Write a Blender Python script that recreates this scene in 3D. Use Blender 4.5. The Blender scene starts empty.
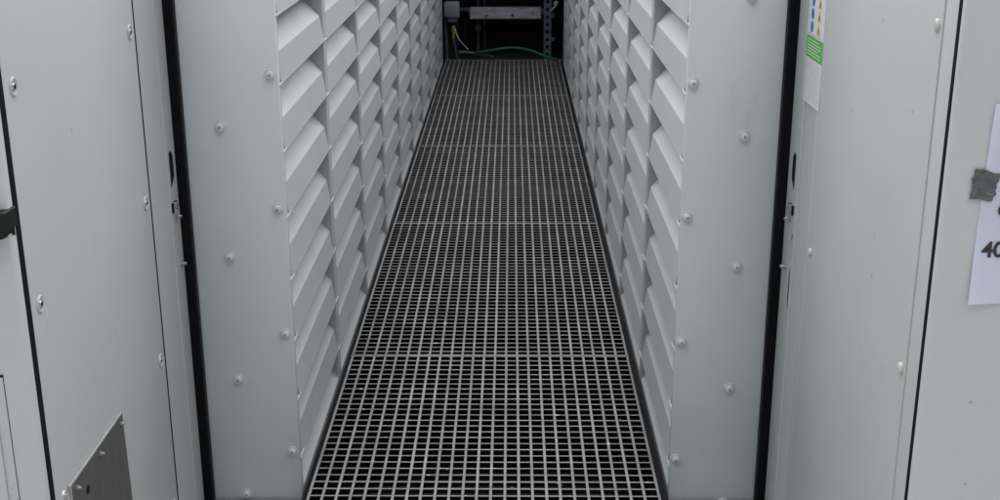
import bpy, bmesh, math, random
from mathutils import Vector, Matrix
random.seed(7)
S = bpy.context.scene
C = S.collection
PI = math.pi

# ------------------------------------------------------------------ camera
F, PITCH, YAW, ROLL, EYE = 1227.36, 0.31303, -0.0098, -0.0022, 1.6
cam_d = bpy.data.cameras.new('camera')
cam_d.sensor_width = 36.0
cam_d.lens = F / 1000 * 36.0
cam_d.clip_start, cam_d.clip_end = 0.02, 500
cam = bpy.data.objects.new('camera', cam_d)
C.objects.link(cam)
r0 = Vector((math.cos(YAW), -math.sin(YAW), 0))
fh = Vector((math.sin(YAW), math.cos(YAW), 0))
fwd = fh * math.cos(PITCH) + Vector((0, 0, -math.sin(PITCH)))
dn0 = -fh * math.sin(PITCH) + Vector((0, 0, -math.cos(PITCH)))
rt = r0 * math.cos(ROLL) - dn0 * math.sin(ROLL)
dn = r0 * math.sin(ROLL) + dn0 * math.cos(ROLL)
m3 = Matrix((rt, -dn, -fwd)).transposed()
cam.matrix_world = Matrix.Translation((0, 0, EYE)) @ m3.to_4x4()
S.camera = cam

# ------------------------------------------------------------------ sky and sun (bright overcast)
SUN_EL, SUN_ROT = math.radians(71), math.atan2(-0.06, 0.99)
w = bpy.data.worlds.new('World')
S.world = w
w.use_nodes = True
nt = w.node_tree
bg = nt.nodes['Background']
sky = nt.nodes.new('ShaderNodeTexSky')
sky.sky_type = 'NISHITA'
sky.sun_disc = False
sky.sun_elevation = SUN_EL
sky.sun_rotation = SUN_ROT
sky.dust_density = 4.0
hsv = nt.nodes.new('ShaderNodeHueSaturation')          # cloud cover takes most of the blue out of the sky
hsv.inputs['Saturation'].default_value = 0.30
nt.links.new(sky.outputs[0], hsv.inputs['Color'])
nt.links.new(hsv.outputs[0], bg.inputs['Color'])
bg.inputs['Strength'].default_value = 0.036
sl = bpy.data.lights.new('sun', 'SUN')
sl.energy = 1.5
sl.angle = math.radians(120)
sl.color = (1, 0.985, 0.965)
so = bpy.data.objects.new('sun', sl)
C.objects.link(so)
sd = Vector((math.sin(SUN_ROT) * math.cos(SUN_EL), math.cos(SUN_ROT) * math.cos(SUN_EL), math.sin(SUN_EL)))
so.rotation_euler = sd.to_track_quat('Z', 'Y').to_euler()
so.location = (0, 0, 8)
S.view_settings.view_transform = 'Standard'
S.view_settings.look = 'None'
S.view_settings.gamma = 1
S.view_settings.exposure = 2.02
S.cycles.max_bounces = 8
S.cycles.diffuse_bounces = 5

# ------------------------------------------------------------------ materials
def mat(name, col, rough=0.5, metal=0.0, var=0.06, scale=3.0, bump=0.0, bscale=300.0, spec=0.5,
        rnd=0.0, specks=None, smudge=0.0, wave=0.0, stretch=(1, 1, 1)):
    m = bpy.data.materials.new(name)
    m.use_nodes = True
    n, l = m.node_tree.nodes, m.node_tree.links
    b = n['Principled BSDF']
    b.inputs['Roughness'].default_value = rough
    b.inputs['Metallic'].default_value = metal
    b.inputs['Specular IOR Level'].default_value = spec
    geo = n.new('ShaderNodeNewGeometry')
    mp = n.new('ShaderNodeMapping')
    mp.inputs['Scale'].default_value = stretch
    l.new(geo.outputs['Position'], mp.inputs['Vector'])
    no = n.new('ShaderNodeTexNoise')
    no.inputs['Scale'].default_value = scale
    no.inputs['Detail'].default_value = 6
    l.new(mp.outputs[0], no.inputs['Vector'])
    mr = n.new('ShaderNodeMapRange')
    mr.inputs['From Min'].default_value, mr.inputs['From Max'].default_value = 0.3, 0.7
    mr.inputs['To Min'].default_value, mr.inputs['To Max'].default_value = 1 - var, 1 + var
    l.new(no.outputs['Fac'], mr.inputs['Value'])
    fac = mr.outputs[0]
    if rnd:
        oi = n.new('ShaderNodeObjectInfo')
        m2 = n.new('ShaderNodeMapRange')
        m2.inputs['To Min'].default_value, m2.inputs['To Max'].default_value = 1 - rnd, 1 + rnd
        l.new(oi.outputs['Random'], m2.inputs['Value'])
        mu = n.new('ShaderNodeMath'); mu.operation = 'MULTIPLY'
        l.new(fac, mu.inputs[0]); l.new(m2.outputs[0], mu.inputs[1])
        fac = mu.outputs[0]
    if smudge:                                             # faint handling marks and dried drips
        n3 = n.new('ShaderNodeTexNoise')
        n3.inputs['Scale'].default_value = 9.0
        n3.inputs['Detail'].default_value = 8
        n3.inputs['Roughness'].default_value = 0.7
        mp3 = n.new('ShaderNodeMapping')
        mp3.inputs['Scale'].default_value = (1.6, 1.6, 0.5)
        l.new(geo.outputs['Position'], mp3.inputs['Vector'])
        l.new(mp3.outputs[0], n3.inputs['Vector'])
        m3_ = n.new('ShaderNodeMapRange')
        m3_.inputs['From Min'].default_value, m3_.inputs['From Max'].default_value = 0.6, 0.8
        m3_.inputs['To Min'].default_value, m3_.inputs['To Max'].default_value = 1, 1 - smudge
        l.new(n3.outputs['Fac'], m3_.inputs['Value'])
        mu = n.new('ShaderNodeMath'); mu.operation = 'MULTIPLY'
        l.new(fac, mu.inputs[0]); l.new(m3_.outputs[0], mu.inputs[1])
        fac = mu.outputs[0]
    vm = n.new('ShaderNodeVectorMath'); vm.operation = 'SCALE'
    vm.inputs[0].default_value = col
    l.new(fac, vm.inputs['Scale'])
    out = vm.outputs[0]
    if specks:                                             # dried pale droplets / dirt flecks
        scol, thr, ssc = specks
        n2 = n.new('ShaderNodeTexNoise')
        n2.inputs['Scale'].default_value = ssc
        n2.inputs['Detail'].default_value = 2
        l.new(geo.outputs['Position'], n2.inputs['Vector'])
        rr = n.new('ShaderNodeMapRange')
        rr.inputs['From Min'].default_value, rr.inputs['From Max'].default_value = thr, thr + 0.04
        l.new(n2.outputs['Fac'], rr.inputs['Value'])
        mx = n.new('ShaderNodeMix'); mx.data_type = 'RGBA'
        l.new(rr.outputs[0], mx.inputs['Factor'])
        l.new(out, mx.inputs['A'])
        mx.inputs['B'].default_value = (*scol, 1)
        out = mx.outputs['Result']
    l.new(out, b.inputs['Base Color'])
    if bump:
        nb = n.new('ShaderNodeTexNoise')
        nb.inputs['Scale'].default_value = bscale
        nb.inputs['Detail'].default_value = 3
        l.new(geo.outputs['Position'], nb.inputs['Vector'])
        bu = n.new('ShaderNodeBump')
        bu.inputs['Strength'].default_value = bump
        bu.inputs['Distance'].default_value = 0.002
        l.new(nb.outputs['Fac'], bu.inputs['Height'])
        last = bu
        if wave:                                           # oil-canning of thin sheet metal
            nw = n.new('ShaderNodeTexNoise')
            nw.inputs['Scale'].default_value = 3.2
            nw.inputs['Detail'].default_value = 1
            l.new(geo.outputs['Position'], nw.inputs['Vector'])
            bw = n.new('ShaderNodeBump')
            bw.inputs['Strength'].default_value = wave
            bw.inputs['Distance'].default_value = 0.02
            l.new(nw.outputs['Fac'], bw.inputs['Height'])
            l.new(bu.outputs[0], bw.inputs['Normal'])
            last = bw
        l.new(last.outputs[0], b.inputs['Normal'])
    return m

PANEL = mat('front_panel_paint', (0.455, 0.490, 0.514), 0.38, var=0.035, scale=2.5, bump=0.12, bscale=220, smudge=0.15, wave=0.35)
LOUV = mat('louvre_paint', (0.375, 0.396, 0.412), 0.45, var=0.04, scale=5, bump=0.12, bscale=220, rnd=0.045, smudge=0.17)
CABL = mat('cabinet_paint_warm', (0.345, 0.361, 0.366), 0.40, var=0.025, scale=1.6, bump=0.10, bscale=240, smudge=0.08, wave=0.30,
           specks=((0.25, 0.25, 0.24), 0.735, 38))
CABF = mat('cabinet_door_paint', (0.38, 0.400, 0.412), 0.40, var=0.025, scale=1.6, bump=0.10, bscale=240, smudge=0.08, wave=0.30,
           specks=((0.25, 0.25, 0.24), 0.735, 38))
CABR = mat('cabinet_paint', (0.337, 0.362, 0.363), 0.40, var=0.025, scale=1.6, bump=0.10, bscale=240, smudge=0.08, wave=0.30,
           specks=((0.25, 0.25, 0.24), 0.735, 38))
INNER = mat('inner_sheet', (0.20, 0.21, 0.22), 0.6, var=0.08)
BLACK = mat('black_rubber_and_shade', (0.004, 0.004, 0.005), 0.7, var=0.3, scale=40, spec=0.10)  # rubber seals, and strips standing in for shade
BLKPL = mat('black_plastic', (0.006, 0.0065, 0.007), 0.5, var=0.2, scale=30, spec=0.2)
SLOT = mat('dark_opening', (0.008, 0.008, 0.008), 0.9, var=0.1, spec=0.1)
GALV = mat('galvanised_bar', (0.168, 0.172, 0.178), 0.58, metal=0.25, var=0.26, scale=7, bump=0.25, bscale=350, rnd=0.2,
           specks=((0.55, 0.55, 0.55), 0.69, 48))
NEARBLK = mat('near_black_bar_side', (0.005, 0.005, 0.005), 0.9, var=0.4, scale=12, rnd=0.2, spec=0.06)  # flat near-black on bar sides, so the mesh openings read dark
SCREW = mat('zinc_screw', (0.34, 0.35, 0.36), 0.32, metal=0.7, var=0.1, scale=60)
PSCREW = mat('painted_screw', (0.46, 0.485, 0.505), 0.35, var=0.05, scale=60)
CAP = mat('white_cap', (0.40, 0.41, 0.40), 0.4, var=0.03)
PLATE = mat('dark_brushed_plate', (0.082, 0.079, 0.077), 0.50, metal=0.35, var=0.13, scale=60, stretch=(1, 1, 0.15), bump=0.1)
EDGE = mat('bare_steel_edge', (0.38, 0.39, 0.39), 0.4, metal=0.5, var=0.1, scale=50)
WHITE = mat('white_print_paper', (0.78, 0.80, 0.92), 0.75, var=0.015, scale=6)
STICK = mat('white_label_film', (0.52, 0.535, 0.56), 0.45, var=0.02)
GREEN = mat('green_print', (0.05, 0.31, 0.022), 0.45, var=0.06, scale=20)
BLUE = mat('blue_print', (0.02, 0.10, 0.36), 0.45, var=0.05)
YELL = mat('yellow_print', (0.5, 0.34, 0.015), 0.45, var=0.05)
INK = mat('black_ink', (0.012, 0.012, 0.014), 0.6, var=0.1)
GREYINK = mat('grey_ink', (0.33, 0.34, 0.365), 0.6, var=0.1)
TAPE = mat('silver_cloth_tape', (0.055, 0.064, 0.068), 0.20, metal=0.0, var=0.2, scale=40, bump=0.2, bscale=60)
CONC = mat('concrete', (0.42, 0.415, 0.40), 0.85, var=0.12, scale=4, bump=0.4, bscale=90, smudge=0.2)
DARKW = mat('dark_recess_surface', (0.010, 0.010, 0.011), 0.8, var=0.5, scale=4, bump=0.3, bscale=30)  # near-black, so the recess's darkness is put into its surfaces
SOIL = mat('dark_gravel', (0.032, 0.032, 0.033), 0.95, var=0.5, scale=25, bump=1.0, bscale=60)
BARW = mat('weathered_pale_metal', (0.72, 0.71, 0.76), 0.5, var=0.28, scale=9, stretch=(1, 1, 4),
           specks=((0.06, 0.06, 0.06), 0.66, 22))
JBOX = mat('grey_plastic', (0.20, 0.235, 0.265), 0.5, var=0.08)
STRUT = mat('strut_steel', (0.13, 0.15, 0.17), 0.5, metal=0.3, var=0.2, scale=20)
HOSE = mat('green_hose', (0.018, 0.085, 0.045), 0.45, var=0.25, scale=30)
YCAB = mat('yellow_green_cable', (0.34, 0.37, 0.015), 0.5, var=0.1)
WCAB = mat('pale_cable', (0.30, 0.30, 0.30), 0.5, var=0.1)
LEAF = mat('yellow_leaf', (0.30, 0.21, 0.04), 0.7, var=0.3, scale=80)

# ------------------------------------------------------------------ mesh helpers
def P(X, D, Z):                      # X right, D ahead, Z metres below the eye
    return Vector((X, D, EYE - Z))

def box(bm, x0, x1, y0, y1, z0, z1, bev=0.0, seg=1):
    vs = [bm.verts.new((x, y, z)) for z in (z0, z1) for y in (y0, y1) for x in (x0, x1)]
    fs = [bm.faces.new([vs[i] for i in q]) for q in
          ((0, 2, 3, 1), (4, 5, 7, 6), (0, 1, 5, 4), (2, 6, 7, 3), (0, 4, 6, 2), (1, 3, 7, 5))]
    if bev:
        es = list({e for f in fs for e in f.edges})
        bmesh.ops.bevel(bm, geom=es, offset=bev, segments=seg, affect='EDGES', profile=0.5)

def cyl(bm, c, axis, r, h, n=16, r2=None, z0=0.0):
    """frustum from c along the axis; r at the base, r2 at the top"""
    r2 = r if r2 is None else r2
    q = Vector(axis).normalized().to_track_quat('Z', 'Y')
    a, b = [], []
    for k in range(n):
        t = 2 * PI * k / n
        d = Vector((math.cos(t), math.sin(t), 0))
        a.append(bm.verts.new(Vector(c) + q @ (d * r + Vector((0, 0, z0)))))
        b.append(bm.verts.new(Vector(c) + q @ (d * r2 + Vector((0, 0, z0 + h)))))
    for k in range(n):
        j = (k + 1) % n
        bm.faces.new((a[k], a[j], b[j], b[k]))
    bm.faces.new(a[::-1]); bm.faces.new(b)

def prism(bm, pts, ext):
    """closed outline (list of Vectors) extruded by the vector ext"""
    a = [bm.verts.new(p) for p in pts]
    b = [bm.verts.new(Vector(p) + ext) for p in pts]
    n = len(a)
    for k in range(n):
        j = (k + 1) % n
        bm.faces.new((a[k], a[j], b[j], b[k]))
    bm.faces.new(a[::-1]); bm.faces.new(b)

def tube(bm, pts, r, n=8):
    pts = [Vector(p) for p in pts]
    rings = []
    for i, p in enumerate(pts):
        t = (pts[min(i + 1, len(pts) - 1)] - pts[max(i - 1, 0)]).normalized()
        q = t.to_track_quat('Z', 'Y')
        rings.append([bm.verts.new(p + q @ Vector((math.cos(2 * PI * k / n) * r, math.sin(2 * PI * k / n) * r, 0))) for k in range(n)])
    for A, B in zip(rings, rings[1:]):
        for k in range(n):
            j = (k + 1) % n
            bm.faces.new((A[k], A[j], B[j], B[k]))
    bm.faces.new(rings[0][::-1]); bm.faces.new(rings[-1])

def spline(pts, n=10):
    pts = [Vector(p) for p in pts]
    ext = [2 * pts[0] - pts[1]] + pts + [2 * pts[-1] - pts[-2]]
    out = []
    for i in range(1, len(ext) - 2):
        p0, p1, p2, p3 = ext[i - 1:i + 3]
        for k in range(n):
            t = k / n
            out.append(0.5 * ((2 * p1) + (p2 - p0) * t + (2 * p0 - 5 * p1 + 4 * p2 - p3) * t * t + (3 * p1 - p0 - 3 * p2 + p3) * t ** 3))
    out.append(pts[-1])
    return out

def mesh(name, bm, m, smooth=False):
    bmesh.ops.recalc_face_normals(bm, faces=bm.faces)
    me = bpy.data.meshes.new(name)
    bm.to_mesh(me); bm.free()
    for x in (m if isinstance(m, (list, tuple)) else [m]):
        me.materials.append(x)
    if smooth:
        for p in me.polygons:
            p.use_smooth = True
        me.set_sharp_from_angle(angle=math.radians(35))
    return me

def put(name, me, parent=None, loc=(0, 0, 0), rot=None):
    o = bpy.data.objects.new(name, me)
    C.objects.link(o)
    o.location = loc
    if rot is not None:
        o.rotation_euler = rot
    if parent:
        o.parent = parent
        o.location = Vector(loc) - (parent_origin(parent) if rot is None or True else Vector())
    return o

ORG = {}
def parent_origin(o):
    return ORG.get(o.name, Vector((0, 0, 0)))

def part(name, bm, m, parent, smooth=False, label=None):
    """a part whose mesh is written in world coordinates"""
    o = bpy.data.objects.new(name, mesh(name, bm, m, smooth))
    C.objects.link(o)
    o.parent = parent
    o.location = -ORG.get(parent.name, Vector((0, 0, 0)))
    if label:
        o['label'] = label
    ORG[o.name] = Vector((0, 0, 0))
    return o

def inst(name, me, parent, pos, rot=(0, 0, 0)):
    """a part sharing a mesh, placed at a world position"""
    o = bpy.data.objects.new(name, me)
    C.objects.link(o)
    o.parent = parent
    o.location = Vector(pos) - ORG.get(parent.name, Vector((0, 0, 0)))
    o.rotation_euler = rot
    ORG[o.name] = Vector(pos)
    return o

def tag(o, label=None, cat=None, group=None, kind=None):
    for k, v in (('label', label), ('category', cat), ('group', group), ('kind', kind)):
        if v:
            o[k] = v
    return o

def thing(name, loc, label, cat, group=None):
    o = bpy.data.objects.new(name, None)
    C.objects.link(o)
    o.location = loc
    o.empty_display_size = 0.1
    ORG[o.name] = Vector(loc)
    return tag(o, label, cat, group)

def single(name, bm, m, label, cat, group=None, smooth=False):
    o = bpy.data.objects.new(name, mesh(name, bm, m, smooth))
    C.objects.link(o)
    return tag(o, label, cat, group)

NB = bmesh.new

# ------------------------------------------------------------------ the setting
GZ = -0.42                                                  # ground, below the raised walkway
TOP = 1.452                                                  # top of enclosures and cabinets
bm = NB()
bmesh.ops.create_grid(bm, x_segments=8, y_segments=8, size=150)
g = put('ground', mesh('ground', bm, SOIL), None, (0, 0, GZ))
tag(g, kind='structure')
bm = NB()  # unseen pale concrete added to bounce light up onto the panels
box(bm, -14, 14, -14, 1.78, GZ + 0.004, -0.035, 0.01)
box(bm, -0.795, 0.660, 1.7802, 2.245, GZ + 0.004, -0.037, 0.004)
box(bm, -0.795, -0.560, 2.2452, 2.897, GZ + 0.004, -0.037, 0.002)
box(bm, 0.416, 0.660, 2.2452, 2.897, GZ + 0.004, -0.037, 0.002)
tag(put('bounce_pavement', mesh('bounce_pavement', bm, CONC)), kind='structure')

# ------------------------------------------------------------------ louvred enclosures left and right of the walkway
D0, XL, XR = 2.9045, -0.5559, 0.4167
LP = 0.16513                                                # louvre pitch
FIN1, FINP, FW = 3.674, 0.7837, 0.052                       # fins along the wall
DEND = FIN1 + 8 * FINP

# screw with washer, axis along -Y (towards the camera)
bm = NB()
cyl(bm, (0, 0, 0), (0, -1, 0), 0.0152, 0.0026, 24, 0.0142)
cyl(bm, (0, 0, 0), (0, -1, 0), 0.0104, 0.0062, 20, 0.0094, z0=0.0026)
cyl(bm, (0, 0, 0), (0, -1, 0), 0.0094, 0.0018, 20, 0.0066, z0=0.0088)
nf = len(bm.faces)
cyl(bm, (0, 0, 0), (0, -1, 0), 0.0036, 0.0004, 6, z0=0.0106)
bm.faces.ensure_lookup_table()
for f in list(bm.faces)[nf:]:
    f.material_index = 1
SCREW_ME = mesh('screw', bm, [PSCREW, INNER], True)

def blade_mesh(side, length):
    """pressed louvre blade: hemmed lip leaning back to a fold, then a slope running in behind the blade above.
    origin at the middle of the lip's bottom edge on the wall plane; recess goes to `side` (-1 = towards -X)."""
    pr = [(0.010, 0.0035), (0.0022, 0.0004), (0.0009, 0.0), (0.0002, 0.0007), (0.0, 0.0018), (0.0008, 0.0062),
          (0.0100, 0.0735), (0.0107, 0.0757), (0.0124, 0.0776), (0.050, 0.1180), (0.087, 0.1560)]
    th = 0.0016
    inner = []
    for i, (r, z) in enumerate(pr):
        a = Vector(pr[max(i - 1, 0)]); b = Vector(pr[min(i + 1, len(pr) - 1)])
        t = (b - a).normalized()
        inner.append((r + abs(t.y) * th, z - abs(t.x) * th * (1 if i > 2 else -1)))
    bm = NB()
    h = length / 2
    # the slope's far and near upper corners are pulled in a little (rounded pressing)
    def ln(i):
        return h if i < 8 else h - (0, 0.001, 0.006)[i - 8]
    rows = []
    for loop in (pr, inner):
        rows.append([[bm.verts.new((side * r, s * ln(i), z)) for i, (r, z) in enumerate(loop)] for s in (-1, 1)])
    n = len(pr)
    for (A, B) in rows:
        for i in range(n - 1):
            bm.faces.new((A[i], A[i + 1], B[i + 1], B[i]))
    for s in (0, 1):
        A, B = rows[0][s], rows[1][s]
        for i in range(n - 1):
            bm.faces.new((A[i], A[i + 1], B[i + 1], B[i]))
    for i in (0, n - 1):
        bm.faces.new((rows[0][0][i], rows[0][1][i], rows[1][1][i], rows[1][0][i]))
    return mesh('louvre_blade', bm, LOUV)

def enclosure(side, X0, zj, xo, screws, label, plabel):
    """side -1 = left; X0 wall plane; zj depth below eye of a blade joint; xo outer edge of the front panel"""
    t = thing('louvred_enclosure', (X0 + side * 0.6, 6.4, GZ), label, 'enclosure', 'louvred enclosures lining the walkway')
    s = side
    bm = NB()
    xa, xb = sorted((X0 + s * 0.125, X0 + s * 1.05))
    box(bm, xa, xb, D0 + 0.02, DEND, GZ, TOP - 0.03, 0.004)
    part('body', bm, INNER, t)
    bm = NB()
    xa, xb = sorted((X0 - s * 0.004, X0 + s * 1.06))
    box(bm, xa, xb, D0 - 0.006, DEND + 0.01, TOP - 0.03, TOP + 0.02, 0.006, 2)
    part('roof', bm, PANEL, t)
    # front panel with a folded return along the walkway side
    bm = NB()
    xa, xb = sorted((X0, xo))
    z0, z1 = GZ + 0.002, TOP - 0.032
    box(bm, xa, xb, D0, D0 + 0.018, z0, z1, 0.0035, 2)
    fp = part('front_panel', bm, PANEL, t, True, plabel)
    bm = NB()
    xa, xb = sorted((X0 + s * 0.003, X0 + s * 0.12))
    box(bm, xa, xb, D0 + 0.0185, D0 + 0.040, z0, z1, 0.002)
    part('corner_post', bm, LOUV, t)
    for x, zz in screws:
        k = -5
        for k in range(-6, 5):
            Z = zz + k * 0.3315
            if GZ + 0.06 < EYE - Z < TOP - 0.08:
                inst('screw', SCREW_ME, fp, P(x, D0 + 0.0005, Z), (0, 0.7 * k + x * 9, 0))
    # fins
    bm = NB()
    box(bm, -0.0585, 0.0585, -FW / 2, FW / 2, GZ, TOP - 0.031, 0.002)
    FIN_ME = mesh('fin', bm, LOUV)
    bounds = [D0 + 0.040]
    for k in range(9):
        d = FIN1 + k * FINP
        inst('fin', FIN_ME, t, (X0 + s * 0.0595, d - (FW / 2 if k == 8 else 0), 0))
        bounds.append(d - FW / 2 - (FW / 2 if k == 8 else 0)); bounds.append(d + FW / 2)
    first = blade_mesh(s, bounds[1] - bounds[0] - 0.003)
    rest = blade_mesh(s, FINP - FW - 0.003)
    last = blade_mesh(s, FINP - 1.5 * FW - 0.003)
    # tabs where the blades hook over the fins
    bm = NB()
    box(bm, -0.0025, 0.0025, -FW / 2 - 0.003, FW / 2 + 0.003, -0.001, 0.0055, 0.0012)
    TAB = mesh('tab', bm, LOUV)
    bm = NB()
    prism(bm, [Vector((X0 + s * r, D0 + 0.041, z)) for r, z in ((0.0030, -0.30), (0.0025, -0.020), (0.0035, -0.016), (0.050, 0.036), (0.052, 0.034), (0.0055, -0.020), (0.0055, -0.30))],
          Vector((0, DEND - D0 - 0.043, 0)))
    part('sill', bm, LOUV, t)
    fins = [o for o in t.children if o.name.startswith('fin')]
    zs = []
    k = -16
    for k in range(-16, 8):
        z = EYE - (zj + k * LP)
        if z < 0.0 or z + LP > TOP - 0.03:
            continue
        zs.append(z)
    bm = NB()
    xa, xb = sorted((X0 - s * 0.0005, X0 + s * 0.10))
    box(bm, xa, xb, D0 + 0.0405, DEND - 0.002, max(zs) + LP - 0.004, TOP - 0.0315, 0.002)
    part('top_rail', bm, LOUV, t)
    for z in zs:
        for c in range(9):
            a, b = bounds[2 * c], bounds[2 * c + 1]
            me = first if c == 0 else (last if c == 8 else rest)
            inst('louvre_blade', me, t, (X0 + random.uniform(-1, 1) * 0.0006, (a + b) / 2, z + random.uniform(-1, 1) * 0.0008), (random.uniform(-1, 1) * 0.0012, random.uniform(-1, 1) * 0.012, random.uniform(-1, 1) * 0.001))
        for c, f in enumerate(fins[:8]):
            inst('tab', TAB, f, (X0 + s * 0.0012, FIN1 + c * FINP, z))
        inst('tab', TAB, [o for o in t.children if o.name.startswith('corner_post')][0], (X0 + s * 0.0012, D0 + 0.034, z))
    return t

enclosure(-1, XL, 0.5323, -0.790, [(-0.5757, 0.5025), (-0.7035, 0.6285)],
          'grey louvred enclosure along the left side of the walkway', None)
enclosure(1, XR, 0.5554, 0.6445, [(0.4325, 0.5235), (0.5615, 0.6520)],
          'grey louvred enclosure along the right side of the walkway', None)

# ------------------------------------------------------------------ grating panels
GL, GR = -0.5331, 0.3887
S0, SP = 3.7953, 1.538
GW, GLN, TH = GR - GL, SP - 0.004, 0.030
NX, NY = 25, 41
def bar_mesh(name, *a):
    """flat bar: pale galvanised top edge, near-black sides"""
    bm = NB(); box(bm, *a)
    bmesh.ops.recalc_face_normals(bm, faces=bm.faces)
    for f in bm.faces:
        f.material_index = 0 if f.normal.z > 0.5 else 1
    return mesh(name, bm, [GALV, NEARBLK])
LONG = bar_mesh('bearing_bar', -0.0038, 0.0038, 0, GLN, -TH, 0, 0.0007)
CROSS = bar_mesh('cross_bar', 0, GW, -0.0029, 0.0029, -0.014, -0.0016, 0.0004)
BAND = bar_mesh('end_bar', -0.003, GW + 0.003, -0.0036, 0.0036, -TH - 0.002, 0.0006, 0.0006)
ords = ['nearest', 'second', 'third', 'fourth', 'fifth']
glab = ['nearest grating panel at the bottom edge of the picture with the largest square mesh',
        'second grating panel ahead, just beyond the closest visible panel joint',
        'third grating panel ahead, in the middle of the walkway',
        'fourth grating panel ahead, last but one before the dark recess',
        'farthest grating panel, ending under the green hose at the dark recess']
proto = None
for k in range(5):
    y0 = S0 + (k - 1) * SP + 0.0025
    t = thing('grating_panel', (GL + GW / 2, y0 + GLN / 2, -TH), glab[k], 'grating', 'steel grating panels of the walkway')
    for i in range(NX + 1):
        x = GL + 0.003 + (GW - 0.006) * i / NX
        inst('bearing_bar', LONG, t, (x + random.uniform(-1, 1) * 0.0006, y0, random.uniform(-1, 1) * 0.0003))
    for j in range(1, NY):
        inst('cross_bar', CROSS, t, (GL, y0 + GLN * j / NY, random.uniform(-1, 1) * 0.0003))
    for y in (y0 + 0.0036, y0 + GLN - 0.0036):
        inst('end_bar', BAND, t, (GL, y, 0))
# black rails under the panel edges, added to keep the gaps dark; cross joists
for s, X0, XG, side in ((-1, XL, GL, 'left'), (1, XR, GR, 'right')):
    bm = NB()
    xa, xb = sorted((X0 - s * 0.0085, XG + s * 0.0035))
    box(bm, xa, xb, 2.30, DEND, -0.20, -0.009)
    xa, xb = sorted((XG + s * 0.003, XG - s * 0.02))
    box(bm, xa, xb, S0 - SP, DEND, -0.20, -TH - 0.004)
    single('gap_rail', bm, BLACK, 'black rail added to darken the gap between grating and %s louvred wall' % side, 'rail',
           'black rails darkening the gaps beside the grating')
for k in range(6):
    bm = NB()
    y = S0 + (k - 1) * SP
    box(bm, GL + 0.022, GR - 0.022, y - 0.03, y + 0.03, GZ, -TH - 0.0045)
    single('joist', bm, BLACK, ['black joist below the near edge of the nearest grating panel', 'black joist under the closest visible joint between grating panels', 'black joist under the second joint between grating panels', 'black joist under the third joint between grating panels', 'black joist under the fourth joint between grating panels', 'black joist below the far edge of the farthest grating panel'][k], 'joist', 'joists under the walkway')
# a few leaf fragments caught in the mesh
bm = NB()
for x, y in ((522, 0), ):
    pass
def on_floor(u, v):
    uu, vv = (u - 500) / F, (v - 250) / F
    d = fwd + rt * uu + dn * vv
    return Vector((0, 0, EYE)) + d * (EYE / -d.z)
for u, v in ((558, 484), (561, 486), (512, 488), (491, 487), (557, 462), (620, 420), (447, 470), (560, 300)):
    p = on_floor(u, v)
    a = random.uniform(0, 6)
    pts = [p + Vector((math.cos(a + q) * r, math.sin(a + q) * r * 0.6, 0.0012)) for q, r in ((0, .005), (1.2, .003), (2.6, .0045), (3.8, .0035), (5.1, .003))]
    prism(bm, pts, Vector((0, 0, 0.0009)))
tag(put('leaf_litter', mesh('leaf_litter', bm, LEAF)), 'tiny yellow leaf fragments caught on the grating', 'leaf litter', kind='stuff')

# ------------------------------------------------------------------ cabinets at the left
def recess_bolt(axis):
    """countersunk bolt in a shallow cup washer, facing +X (axis 1) or -X (axis -1)"""
    bm = NB()
    n = 20
    rings = []
    for r, h in ((0.0165, 0.0), (0.0150, 0.0026), (0.0135, 0.0030), (0.0085, 0.0003)):
        rings.append([bm.verts.new((axis * h, r * math.cos(2 * PI * k / n), r * math.sin(2 * PI * k / n))) for k in range(n)])
    for A, B in zip(rings, rings[1:]):
        for k in range(n):
            j = (k + 1) % n
            bm.faces.new((A[k], A[j], B[j], B[k]))
    bm.faces.new(rings[-1])
    for f in bm.faces:
        f.material_index = 0
    nf = len(bm.faces)
    cyl(bm, (axis * 0.0003, 0, 0), (axis, 0, 0), 0.0070, 0.0026, 12, 0.0056)
    cyl(bm, (axis * 0.0030, 0, 0), (axis, 0, 0), 0.0042, 0.0004, 6)
    bm.faces.ensure_lookup_table()
    for i in range(nf, len(bm.faces)):
        bm.faces[i].material_index = 1
    for i in range(len(bm.faces) - 8, len(bm.faces)):
        bm.faces[i].material_index = 2
    return mesh('screw', bm, [CABL, SCREW, SLOT], True)

def stud(axis, r=0.0062, ln=0.010, m=None):
    bm = NB()
    cyl(bm, (0, 0, 0), (axis, 0, 0), r, ln * 0.5, 6)
    cyl(bm, (0, 0, 0), (axis, 0, 0), r * 0.6, ln * 0.6, 10, r * 0.5, z0=ln * 0.5)
    return mesh('stud', bm, m or SCREW)

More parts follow.
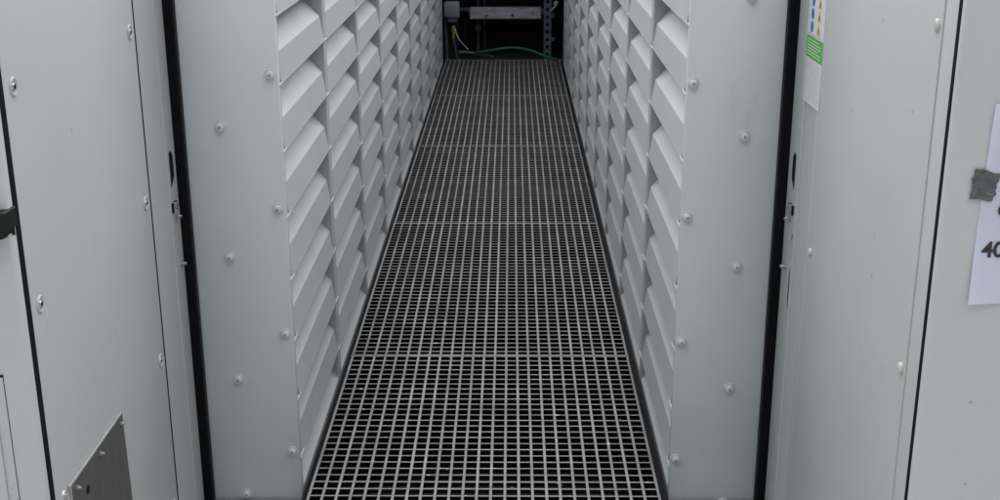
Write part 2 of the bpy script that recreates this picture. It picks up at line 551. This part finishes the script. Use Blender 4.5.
XW = -0.81
RXW = 0.665
def door_edge(t, s, xw, side_mat, d_fold, d_seal0, d_seal1, xin, d_strip, rec=0.006):
    """door-frame strip, angled flange with slot and latch, rubber seal.  s=-1 left wall, 1 right wall"""
    def bx(bm, r0, r1, d0, d1, Z0, Z1, bev=0.0):
        xa, xb = sorted((xw + s * r0, xw + s * r1))
        box(bm, xa, xb, d0, d1, EYE - Z1, EYE - Z0, bev)
    ZT, ZB = EYE - TOP, EYE - GZ
    bm = NB(); bx(bm, rec, 0.04, d_strip, d_fold - 0.0005, ZT, ZB, 0.0015)
    part('frame_strip', bm, side_mat, t)
    bm = NB()
    # rolled bead at the fold and the inclined flange behind it
    prism(bm, [Vector((xw + s * r, d, GZ + 0.001)) for r, d in
               ((0.006, d_fold), (0.002, d_fold + 0.002), (0.0015, d_fold + 0.007), (0.005, d_fold + 0.011),
                (0.0045, d_seal0 - 0.0005), (0.04, d_seal0 - 0.0005), (0.04, d_fold))], Vector((0, 0, TOP - GZ - 0.002)))
    fl = part('flange', bm, side_mat, t)
    # hex-ended slot (dark recess with a folded steel rim)
    fc = (d_fold + d_seal0) / 2
    dd = 1.0
    def slot(Z0, Z1, da, db, parent, r=0.0062):
        bm = NB()
        ch = min(0.016, (Z1 - Z0) * 0.25)
        pts = [(da, Z0 + ch * 0.3), ((da + db) / 2, Z0), (db, Z0 + ch), (db, Z1 - ch * 1.4), (da, Z1)]
        prism(bm, [Vector((xw + s * (r + 0.004), d, EYE - Z)) for d, Z in pts], Vector((-s * 0.0062, 0, 0)))
        return part('slot', bm, SLOT, parent)
    slot(0.674, 0.762, fc - 0.010, fc + 0.020, fl)
    slot(0.955, 1.055, fc - 0.031, fc - 0.026, fl)
    slot(0.866, 0.884, fc - 0.028, fc - 0.024, fl)
    bm = NB(); bx(bm, -0.0002, 0.008, fc - 0.024, fc + 0.014, 0.7985, 0.8215); part('latch_opening', bm, SLOT, fl)
    # latch: small bracket, bolt and cam screw
    bm = NB()
    bx(bm, -0.003, 0.012, fc - 0.018, fc + 0.016, 0.800, 0.806, 0.001)
    bx(bm, -0.006, 0.010, fc - 0.020, fc - 0.014, 0.796, 0.826, 0.001)
    bx(bm, -0.004, 0.010, fc + 0.006, fc + 0.011, 0.796, 0.818, 0.001)
    bx(bm, -0.002, 0.010, fc - 0.012, fc + 0.004, 0.812, 0.818, 0.001)
    lt = part('latch', bm, SCREW, t)
    me = stud(-s, 0.0075, 0.014)
    inst('stud', me, lt, (xw + s * 0.006, fc + 0.006, EYE - 0.838))
    inst('stud', me, fl, (xw + s * 0.006, fc + 0.016, EYE - 0.962))
    # rubber seal
    bm = NB()
    xa, xb = sorted((xin, xw + s * 0.05))
    box(bm, xa, xb, d_seal0, d_seal1, GZ + 0.001, TOP - 0.001, 0.003, 2)
    part('rubber_seal', bm, BLACK, t)

# far left cabinet (bolted side panel, dark plate low down)
t = thing('equipment_cabinet', (-1.15, 2.4, GZ), 'left grey cabinet with black latch handle and dark plate on its bolted side', 'cabinet',
          'light grey cabinets flanking the walkway entrance')
bm = NB(); box(bm, -1.7, XW - 0.0415, 1.935, 2.895, GZ, TOP, 0.004); part('body', bm, CABL, t)
bm = NB(); box(bm, XW - 0.041, XW, 1.9345, 2.6465, GZ + 0.03, TOP - 0.02, 0.0045, 2)
sp = part('side_panel', bm, CABL, t, True)
bm = NB(); box(bm, XW - 0.03, XW - 0.0030, 2.6467, 2.6618, GZ + 0.03, TOP - 0.02); part('panel_shade_strip', bm, BLACK, t)  # black strip standing in for the shade line behind the panel edge
me = recess_bolt(1)
for d in (1.972, 2.610):
    for k in range(-4, 5):
        Z = 0.360 + 0.3765 * k
        if GZ + 0.08 < EYE - Z < TOP - 0.08:
            inst('screw', me, sp, (XW + 0.0002, d, EYE - Z), (0.9 * k + d, 0, 0))
door_edge(t, -1, XW, CABL, 2.805, 2.888, 2.8985, -0.7915, 2.6620, 0.0035)
bm = NB()
Zt, Zb = 1.101, 1.48
prism(bm, [Vector((XW + 0.0025, d, EYE - Z)) for d, Z in ((1.995, Zt), (2.302, Zt), (2.320, Zb), (1.995, Zb))], Vector((0.0030, 0, 0)))
pl = part('cover_plate', bm, PLATE, t)
bm = NB(); box(bm, XW + 0.0008, XW + 0.0060, 1.994, 2.304, EYE - Zt + 0.0002, EYE - Zt + 0.0032); 
box(bm, XW + 0.0008, XW + 0.0060, 1.9905, 1.9938, EYE - Zb, EYE - Zt + 0.0032); part('plate_edge', bm, EDGE, pl)
me = stud(1, 0.0050, 0.009)
for d in (2.287, 2.155, 2.019):
    inst('bolt', me, pl, (XW + 0.0050, d, EYE - 1.117))
bm = NB(); cyl(bm, (XW + 0.0054, 2.072, EYE - 1.150), (1, 0, 0), 0.009, 0.0008, 16); part('hole', bm, SLOT, pl)
bm = NB(); cyl(bm, (XW, 1.970, EYE - 1.107), (1, 0, 0), 0.012, 0.004, 20, 0.011); cyl(bm, (XW, 1.970, EYE - 1.107), (1, 0, 0), 0.006, 0.002, 12, z0=0.004)
part('grommet', bm, EDGE, t, True)

# front door of the left cabinet (faces the camera)
DL = 1.888
bm = NB(); box(bm, -1.68, XW + 0.0005, DL, 1.9135, GZ + 0.03, TOP - 0.02, 0.005, 3)
dr = part('door', bm, CABF, t, True)
bm = NB(); box(bm, -1.69, XW - 0.0010, 1.9137, 1.9343, GZ + 0.02, TOP - 0.01); part('door_seal', bm, BLACK, t)
bm = NB()
zt, zb = EYE - 0.5435, EYE - 0.5760
prism(bm, [Vector((x, d, zb)) for x, d in ((-1.02, DL - 0.001), (-1.015, DL - 0.024), (-0.990, DL - 0.029), (-0.824, DL - 0.029), (-0.8075, DL - 0.016), (XW + 0.0040, 1.912), (XW + 0.0008, 1.912), (XW + 0.0008, DL - 0.001))], Vector((0, 0, zt - zb)))
bmesh.ops.bevel(bm, geom=[e for e in bm.edges if abs(e.verts[0].co.z - e.verts[1].co.z) < 1e-5 and e.verts[0].co.z > zt - 1e-4], offset=0.0025, segments=1, affect='EDGES')
hd = part('handle', bm, BLKPL, dr)
bm = NB()
prism(bm, [Vector((x, d, zb - 0.0125)) for x, d in ((-1.015, DL - 0.001), (-1.010, DL - 0.024), (-0.990, DL - 0.031), (-0.825, DL - 0.031), (-0.812, DL - 0.021), (XW + 0.0035, 1.900), (XW + 0.0008, 1.900), (XW + 0.0008, DL - 0.001))], Vector((0, 0, 0.0117)))
bmesh.ops.bevel(bm, geom=[e for e in bm.edges if abs(e.verts[0].co.z - e.verts[1].co.z) < 1e-5 and e.verts[0].co.z < zb - 0.012], offset=0.005, segments=2, affect='EDGES')
part('handle_lip', bm, BLKPL, hd)
bm = NB(); box(bm, -1.45, -0.854, DL - 0.0025, DL + 0.002, EYE - 1.70, EYE - 0.836, 0.0008)
cp = part('cover_plate', bm, CABF, dr)
bm = NB()
box(bm, -0.8538, -0.8533, DL - 0.0012, DL + 0.001, EYE - 1.70, EYE - 0.835)
box(bm, -0.8600, -0.8528, DL - 0.0030, DL + 0.001, EYE - 0.8355, EYE - 0.8325)
part('plate_joint', bm, BLACK, cp)
bm = NB(); box(bm, -1.44, -0.8715, DL - 0.0060, DL - 0.0026, EYE - 1.69, EYE - 0.90, 0.0012); part('label_holder', bm, CABF, cp)
bm = NB()
for k in range(12):
    x, Z = random.uniform(-0.869, -0.857), random.uniform(0.98, 1.07)
    L = random.uniform(0.0015, 0.006)
    a = random.uniform(-0.9, 0.9)
    p = Vector((x, DL - 0.0025, EYE - Z))
    prism(bm, [p, p + Vector((math.cos(a) * L, 0, math.sin(a) * L)), p + Vector((math.cos(a) * L, 0, math.sin(a) * L - 0.0011)), p + Vector((0, 0, -0.0011))], Vector((0, -0.0003, 0)))
o = part('scratch', bm, GREYINK, cp); o['kind'] = 'stuff'

# ------------------------------------------------------------------ cabinets at the right
t = thing('equipment_cabinet', (1.05, 2.4, GZ), 'right grey cabinet bearing the safety sticker and the taped paper notice', 'cabinet',
          'light grey cabinets flanking the walkway entrance')
bm = NB(); box(bm, RXW + 0.0415, 1.64, 1.8565, 2.895, GZ, TOP, 0.004); part('body', bm, CABR, t)
# panel: raised field with a folded step at both sides
bm = NB(); box(bm, RXW, RXW + 0.041, 1.9165, 2.631, GZ + 0.03, TOP - 0.02, 0.003, 2)
sp = part('side_panel', bm, CABR, t, True)
bm = NB(); box(bm, RXW + 0.0022, RXW + 0.040, 1.8557, 1.9155, GZ + 0.03, TOP - 0.02, 0.0025, 2)
part('frame_post', bm, CABR, t, True)
bm = NB()
cyl(bm, (0, 0, 0), (-1, 0, 0), 0.0125, 0.004, 20, 0.0122)
cyl(bm, (0, 0, 0), (-1, 0, 0), 0.0122, 0.003, 20, 0.0095, z0=0.004)
cyl(bm, (0, 0, 0), (-1, 0, 0), 0.0095, 0.0012, 20, 0.004, z0=0.007)
CAPM = mesh('screw_cap', bm, CAP, True)
for d, z0 in ((1.9345, 0.257), (2.600, 0.265)):
    for k in range(-2, 2):
        Z = z0 + 0.580 * k
        if GZ + 0.08 < EYE - Z < TOP - 0.08:
            o = inst('screw_cap', CAPM, sp, (RXW + 0.0003, d, EYE - Z))
            if d > 2.5:
                o.scale = (0.7, 0.7, 0.7)
            else:
                o.scale = (0.8, 0.85, 0.85)
bm = NB(); box(bm, RXW + 0.004, RXW + 0.040, 2.6335, 2.672, GZ + 0.03, TOP - 0.02, 0.0035, 2)
part('inner_rib', bm, CABR, t, True)
door_edge(t, 1, RXW, CABR, 2.770, 2.888, 2.8985, 0.646, 2.6745)

DR = 1.826
bm = NB(); box(bm, RXW - 0.0005, 1.62, DR, 1.8425, GZ + 0.03, TOP - 0.02, 0.007, 4)
part('door', bm, CABF, t, True)
bm = NB(); box(bm, RXW + 0.0008, 1.63, 1.8427, 1.8555, GZ + 0.02, TOP - 0.01); part('door_seal', bm, BLACK, t)

# ------------------------------------------------------------------ sticker on the right cabinet's frame
XS = RXW + 0.0050
def flat(bm, pts, x, th=0.0004):
    """outline in (D, Z) on a wall facing -X, standing th proud of x"""
    prism(bm, [Vector((x, d, EYE - Z)) for d, Z in pts], Vector((-th, 0, 0)))
def disc(d, Z, r, n=24, rz=None):
    return [(d + r * math.cos(2 * PI * k / n), Z + (rz or r) * math.sin(2 * PI * k / n)) for k in range(n)]
sx = RXW + 0.0018
t = thing('safety_sticker', (sx, 2.71, EYE - 0.54), 'white sticker with blue and yellow safety symbols above a green block', 'sticker')
bm = NB(); flat(bm, [(2.788, 0.12), (2.640, 0.12), (2.640, 0.538), (2.788, 0.538)], sx + 0.0022, 0.0022)
# the film lies across frame strip and rib
part('film', bm, STICK, t)
bm = NB(); flat(bm, [(2.787, 0.389), (2.641, 0.389), (2.641, 0.437), (2.787, 0.437)], sx, 0.0004); part('green_block', bm, GREEN, t)
bm = NB()
for k in range(6):
    Z = 0.396 + k * 0.0065
    e = 2.655 if k % 3 else 2.68
    flat(bm, [(2.778, Z), (e, Z), (e, Z + 0.0018), (2.778, Z + 0.0018)], sx - 0.0004, 0.0003)
part('white_line', bm, STICK, t)
for k in range(-4, 2):
    Z = 0.340 + 0.0285 * k
    if Z < 0.15:
        continue
    bm = NB(); flat(bm, disc(2.750, Z, 0.0125), sx, 0.0004); part('blue_symbol', bm, BLUE, t)
    bm = NB(); flat(bm, [(2.706, Z + 0.011), (2.672, Z + 0.011), (2.689, Z - 0.014)], sx, 0.0004); ty = part('yellow_triangle', bm, YELL, t)
    bm = NB(); flat(bm, [(2.6905, Z - 0.004), (2.687, Z - 0.004), (2.686, Z + 0.008), (2.692, Z + 0.008)], sx - 0.0004, 0.0003); part('black_symbol', bm, INK, ty)
bm = NB()
for Z, e, h in ((0.3835, 2.655, 0.0022),):
    flat(bm, [(2.78, Z), (e, Z), (e, Z + h), (2.78, Z + h)], sx, 0.0003)
for k in range(15):
    Z = 0.443 + k * 0.0060
    d = 2.782
    while d > 2.655:
        L = random.uniform(0.006, 0.022)
        e = max(d - L, 2.650)
        flat(bm, [(d, Z), (e, Z), (e, Z + 0.0020), (d, Z + 0.0020)], sx, 0.0003)
        d = e - random.uniform(0.003, 0.007)
o = part('small_print', bm, GREYINK, t); o['kind'] = 'stuff'

# ------------------------------------------------------------------ paper notice taped to the right cabinet's door
PY = DR - 0.0012
t = thing('paper_notice', (0.825, PY, EYE - 0.678), 'white paper notice with black triangle and 40 taped at the right edge', 'notice')
bm = NB()
NS = 12
pts = [(0.7249, 0.3586), (0.9300, 0.3580), (0.9260, 0.6765), (0.7182, 0.6783)]
def bil(q, a, b):
    return ((q[0][0] * (1 - a) + q[1][0] * a) * (1 - b) + (q[3][0] * (1 - a) + q[2][0] * a) * b,
            (q[0][1] * (1 - a) + q[1][1] * a) * (1 - b) + (q[3][1] * (1 - a) + q[2][1] * a) * b)
v = [[None] * (NS + 1) for _ in range(NS + 1)]
for i in range(NS + 1):
    for j in range(NS + 1):
        a, b = i / NS, j / NS
        x, Z = bil(pts, a, b)
        cur = 0.006 * abs(2 * b - 0.9) ** 2 * (2 * a - 1) ** 2 + 0.0008 * math.sin(3 * a + 5 * b) ** 2
        v[i][j] = bm.verts.new((x, PY - cur, EYE - Z))
for i in range(NS):
    for j in range(NS):
        bm.faces.new((v[i][j], v[i + 1][j], v[i + 1][j + 1], v[i][j + 1]))
bmesh.ops.solidify(bm, geom=list(bm.faces), thickness=0.0003)
part('sheet', bm, WHITE, t, True)
bm = NB()                                                   # wrinkled strip of silver tape
NT = 26
tq = [(0.7052, 0.4580), (0.7455, 0.4675), (0.7385, 0.5110), (0.7033, 0.5065)]
tv = [[None] * (NT + 1) for _ in range(NT + 1)]
for i in range(NT + 1):
    for j in range(NT + 1):
        a, b = i / NT, j / NT
        x, Z = bil(tq, a, b)
        if i in (0, NT):
            x += 0.0012 * math.sin(b * 11) + 0.0008 * math.sin(b * 27 + 1)
        if j in (0, NT):
            Z += 0.0010 * math.sin(a * 9 + 1)
        wr = 0.0019 * max(0, 1 - abs(a + 0.9 * b - 0.45) / 0.09) + 0.0020 * max(0, 1 - abs(b - 0.28 - 0.35 * (a - 0.2) ** 2) / 0.07) * (a > 0.2) \
            + 0.0020 * max(0, 1 - abs(a - 0.32 - 0.5 * (1 - b) ** 2 * (b > 0.5)) / 0.08) * (b > 0.55) + 0.0019 * max(0, 1 - abs(b - 0.86 + 0.1 * a) / 0.06) * (a > 0.45)
        tv[i][j] = bm.verts.new((x, PY - 0.0024 - wr, EYE - Z))
for i in range(NT):
    for j in range(NT):
        bm.faces.new((tv[i][j], tv[i + 1][j], tv[i + 1][j + 1], tv[i][j + 1]))
part('tape', bm, TAPE, t)
# black rounded warning triangle (only its lower left corner is in the picture)
bm = NB()
def rtri(cx, cz, R, rr):
    out = []
    for k in range(3):
        a = PI / 2 + 2 * PI * k / 3
        c = Vector((math.cos(a), math.sin(a))) * (R - 2 * rr)
        for q in range(7):
            b = a - PI / 3 + 2 * PI / 3 * q / 6
            out.append((cx + c.x + rr * math.cos(b), cz - c.y - rr * math.sin(b)))
    return out
outer, inn = rtri(0.8265, 0.4865, 0.098, 0.010), rtri(0.8265, 0.4865, 0.064, 0.006)
va = [[bm.verts.new((x, PY - 0.0016 - h, EYE - Z)) for x, Z in L] for h in (0, 0.0004) for L in (outer, inn)]
n = len(outer)
for k in range(n):
    j = (k + 1) % n
    bm.faces.new((va[2][k], va[2][j], va[3][j], va[3][k]))
    bm.faces.new((va[0][k], va[0][j], va[1][j], va[1][k]))
    bm.faces.new((va[0][k], va[0][j], va[2][j], va[2][k]))
    bm.faces.new((va[1][k], va[1][j], va[3][j], va[3][k]))
part('warning_triangle', bm, INK, t)
cu = bpy.data.curves.new('digits', 'FONT')
cu.body = '40'
cu.size = 0.0245 / 0.70
cu.offset = 0.0009
cu.extrude = 0.0002
tmp = bpy.data.objects.new('digits_source', cu)
C.objects.link(tmp)
bpy.context.view_layer.update()
me = bpy.data.meshes.new_from_object(tmp.evaluated_get(bpy.context.evaluated_depsgraph_get()))
bpy.data.objects.remove(tmp)
me.materials.clear(); me.materials.append(INK)
me.transform(Matrix(((1.0, 0, 0, 0), (0, 0, -1, 0), (0, 1, 0, 0), (0, 0, 0, 1))))
inst('digits', me, t, (0.7316, PY - 0.0022, EYE - 0.6005))

# ------------------------------------------------------------------ dark recess at the far end, with added sky-blocking walls and roof
t = thing('recess_shade_box', (-0.07, 10.9, GZ), 'dark recess closing the far end of the walkway under an added sky-blocking roof', 'dark recess')
bm = NB(); box(bm, -1.9, 1.8, 11.0, 11.2, GZ, 3.2); part('back_wall', bm, DARKW, t)  # carried up out of view to block sky light
bm = NB(); box(bm, -1.9, 1.8, DEND + 0.012, 11.0 - 0.001, 1.2, 3.19); part('roof', bm, DARKW, t)  # unseen roof block added to shade the recess and far louvres
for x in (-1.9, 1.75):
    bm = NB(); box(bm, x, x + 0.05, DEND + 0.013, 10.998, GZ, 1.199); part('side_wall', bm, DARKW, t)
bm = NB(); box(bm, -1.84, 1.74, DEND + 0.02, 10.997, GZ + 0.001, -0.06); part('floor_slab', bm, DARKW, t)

YB = 10.6
t = thing('metal_bar', (-0.05, YB, EYE - 1.30), 'long pale weathered metal bar across the dark recess', 'metal bar')
bm = NB(); box(bm, -0.356, 0.251, YB - 0.04, YB + 0.04, EYE - 1.350, EYE - 1.252, 0.006); part('bar', bm, BARW, t)
bm = NB(); cyl(bm, (-0.52, YB, EYE - 1.275), (1, 0, 0), 0.022, 0.163, 12); cyl(bm, (-0.375, YB, EYE - 1.29), (1, 0, 0), 0.030, 0.019, 12)
cyl(bm, (0.2512, YB, EYE - 1.29), (1, 0, 0), 0.026, 0.10, 12); part('end_fitting', bm, STRUT, t, True)
for x in (-0.40, 0.30):
    bm = NB(); box(bm, x - 0.012, x + 0.012, YB + 0.012, YB + 0.03, -0.06, EYE - 1.31); part('bracket', bm, DARKW, t)

YJ = 10.05
t = thing('junction_box', (-0.48, YJ, EYE - 1.31), 'grey plastic junction box at the left of the dark recess', 'junction box')
bm = NB(); box(bm, -0.545, -0.425, YJ, YJ + 0.09, EYE - 1.272, EYE - 1.150, 0.008, 2); part('box', bm, JBOX, t, True)
bm = NB(); box(bm, -0.548, -0.422, YJ - 0.022, YJ - 0.0005, EYE - 1.268, EYE - 1.154, 0.006, 2); part('lid', bm, JBOX, t, True)
bm = NB(); box(bm, -0.520, -0.440, YJ + 0.005, YJ + 0.07, EYE - 1.312, EYE - 1.2722, 0.006, 2); part('gland_block', bm, JBOX, t, True)
bm = NB(); cyl(bm, (-0.480, YJ + 0.03, EYE - 1.3122), (0, 0, -1), 0.016, 0.03, 12, 0.012); part('cable_gland', bm, BLKPL, t, True)
bm = NB(); box(bm, -0.535, -0.435, YJ + 0.092, YJ + 0.11, -0.06, EYE - 1.14); part('backplate', bm, DARKW, t)
bm = NB(); tube(bm, spline([(-0.480, YJ + 0.03, EYE - 1.338), (-0.474, YJ + 0.02, EYE - 1.385), (-0.476, YJ + 0.02, EYE - 1.44)]), 0.012); 
single('earth_cable', bm, YCAB, 'short yellow green cable hanging below the junction box', 'cable', smooth=True)
bm = NB(); tube(bm, spline([(-0.476, YJ + 0.02, EYE - 1.4405), (-0.465, YJ + 0.03, EYE - 1.52), (-0.450, YJ + 0.05, EYE - 1.60), (-0.43, YJ + 0.06, EYE - 1.655)]), 0.011)
tube(bm, spline([(-0.540, YJ + 0.06, EYE - 1.275), (-0.538, YJ + 0.05, EYE - 1.42), (-0.530, YJ + 0.06, EYE - 1.655)]), 0.013)
single('conduit', bm, STRUT, 'dark grey conduit dropping to the floor under the junction box', 'conduit', smooth=True)
bm = NB(); tube(bm, spline([(-0.470, YJ + 0.0, EYE - 1.335), (-0.440, YJ - 0.03, EYE - 1.42), (-0.400, YJ - 0.05, EYE - 1.475), (-0.352, YJ - 0.04, EYE - 1.525)]), 0.0055)
single('loose_cable', bm, WCAB, 'thin pale cable curving loose from the junction box', 'cable', smooth=True)

# perforated strut
t = thing('perforated_strut', (0.30, 10.3, -0.06), 'blue grey perforated steel strut standing in the dark recess', 'strut')
bm = NB()
x0, x1, ys = 0.268, 0.330, 10.3
zt, zb = 1.198, -0.058
hs, pitch = 0.026, 0.062
zz = zb
hl, hr = x0 + 0.020, x1 - 0.020
box(bm, x0, hl, ys, ys + 0.003, zb, zt)
box(bm, hr, x1, ys, ys + 0.003, zb, zt)
while zz < zt:
    box(bm, hl, hr, ys + 0.0002, ys + 0.0028, zz, min(zz + pitch - hs, zt))
    zz += pitch
box(bm, x0, x0 + 0.003, ys + 0.0032, ys + 0.04, zb, zt)
box(bm, x1 - 0.003, x1, ys + 0.0032, ys + 0.04, zb, zt)
part('channel', bm, STRUT, t)
bm = NB(); box(bm, x0 + 0.004, x1 - 0.004, ys + 0.038, ys + 0.041, zb, zt); part('channel_back', bm, SLOT, t)
for Z in (1.31, 1.50):
    bm = NB(); box(bm, x1 + 0.0005, x1 + 0.030, ys + 0.004, ys + 0.03, EYE - Z, EYE - Z + 0.03, 0.004); part('clip', bm, STRUT, t)
bm = NB()
pts = spline([(0.325, 10.27, EYE - 1.245), (0.345, 10.26, EYE - 1.222), (0.362, 10.26, EYE - 1.205), (0.376, 10.26, EYE - 1.178), (0.362, 10.265, EYE - 1.172), (0.350, 10.27, EYE - 1.196)], 6)
tube(bm, pts, 0.0085, 6)
single('cable_end', bm, CAP, 'small white curled cable end beside the perforated strut', 'cable', smooth=True)

# green hose arching over the end of the grating, pale pipe on the floor behind
bm = NB()
tube(bm, spline([(-0.50, 10.36, -0.035), (-0.38, 10.26, 0.000), (-0.22, 10.2, 0.030), (-0.03, 10.2, 0.058), (0.12, 10.16, 0.052), (0.24, 10.08, 0.022), (0.330, 9.97, 0.005), (0.36, 9.90, 0.013)], 8), 0.013, 10)
single('garden_hose', bm, HOSE, 'green hose arching across the far end of the grating', 'hose', smooth=True)
bm = NB()
tube(bm, spline([(-0.53, 10.22, 0.012), (-0.40, 10.24, 0.018), (-0.28, 10.22, 0.008), (-0.15, 10.23, -0.02)], 6), 0.013, 8)
single('floor_pipe', bm, STRUT, 'grey pipe lying behind the left end of the grating', 'pipe', smooth=True)
bm = NB()
box(bm, -0.545, 0.405, 10.00, 10.03, -0.059, -0.010, 0.004)
single('end_angle', bm, STRUT, 'dull steel angle edging the far end of the grating', 'steel angle')

# faint kit in the dark behind the bar
t = thing('pipe_stand', (-0.29, 10.75, -0.06), 'dark pipe stand with a round valve in the gloom behind the pale bar', 'pipe stand')
bm = NB(); cyl(bm, (-0.292, 10.75, -0.058), (0, 0, 1), 0.014, 0.60, 10); cyl(bm, (-0.235, 10.80, -0.058), (0, 0, 1), 0.010, 0.66, 8); part('pipe', bm, STRUT, t, True)
bm = NB(); cyl(bm, (-0.292, 10.73, 0.155), (0, -1, 0), 0.030, 0.020, 16); part('valve', bm, STRUT, t, True)
bm = NB()
for z in (0.10, 0.52):
    box(bm, -1.2, 1.1, 10.94, 10.999, z, z + 0.05, 0.004)
single('wall_rail', bm, NEARBLK, 'two dark rails along the back wall of the recess', 'rail')
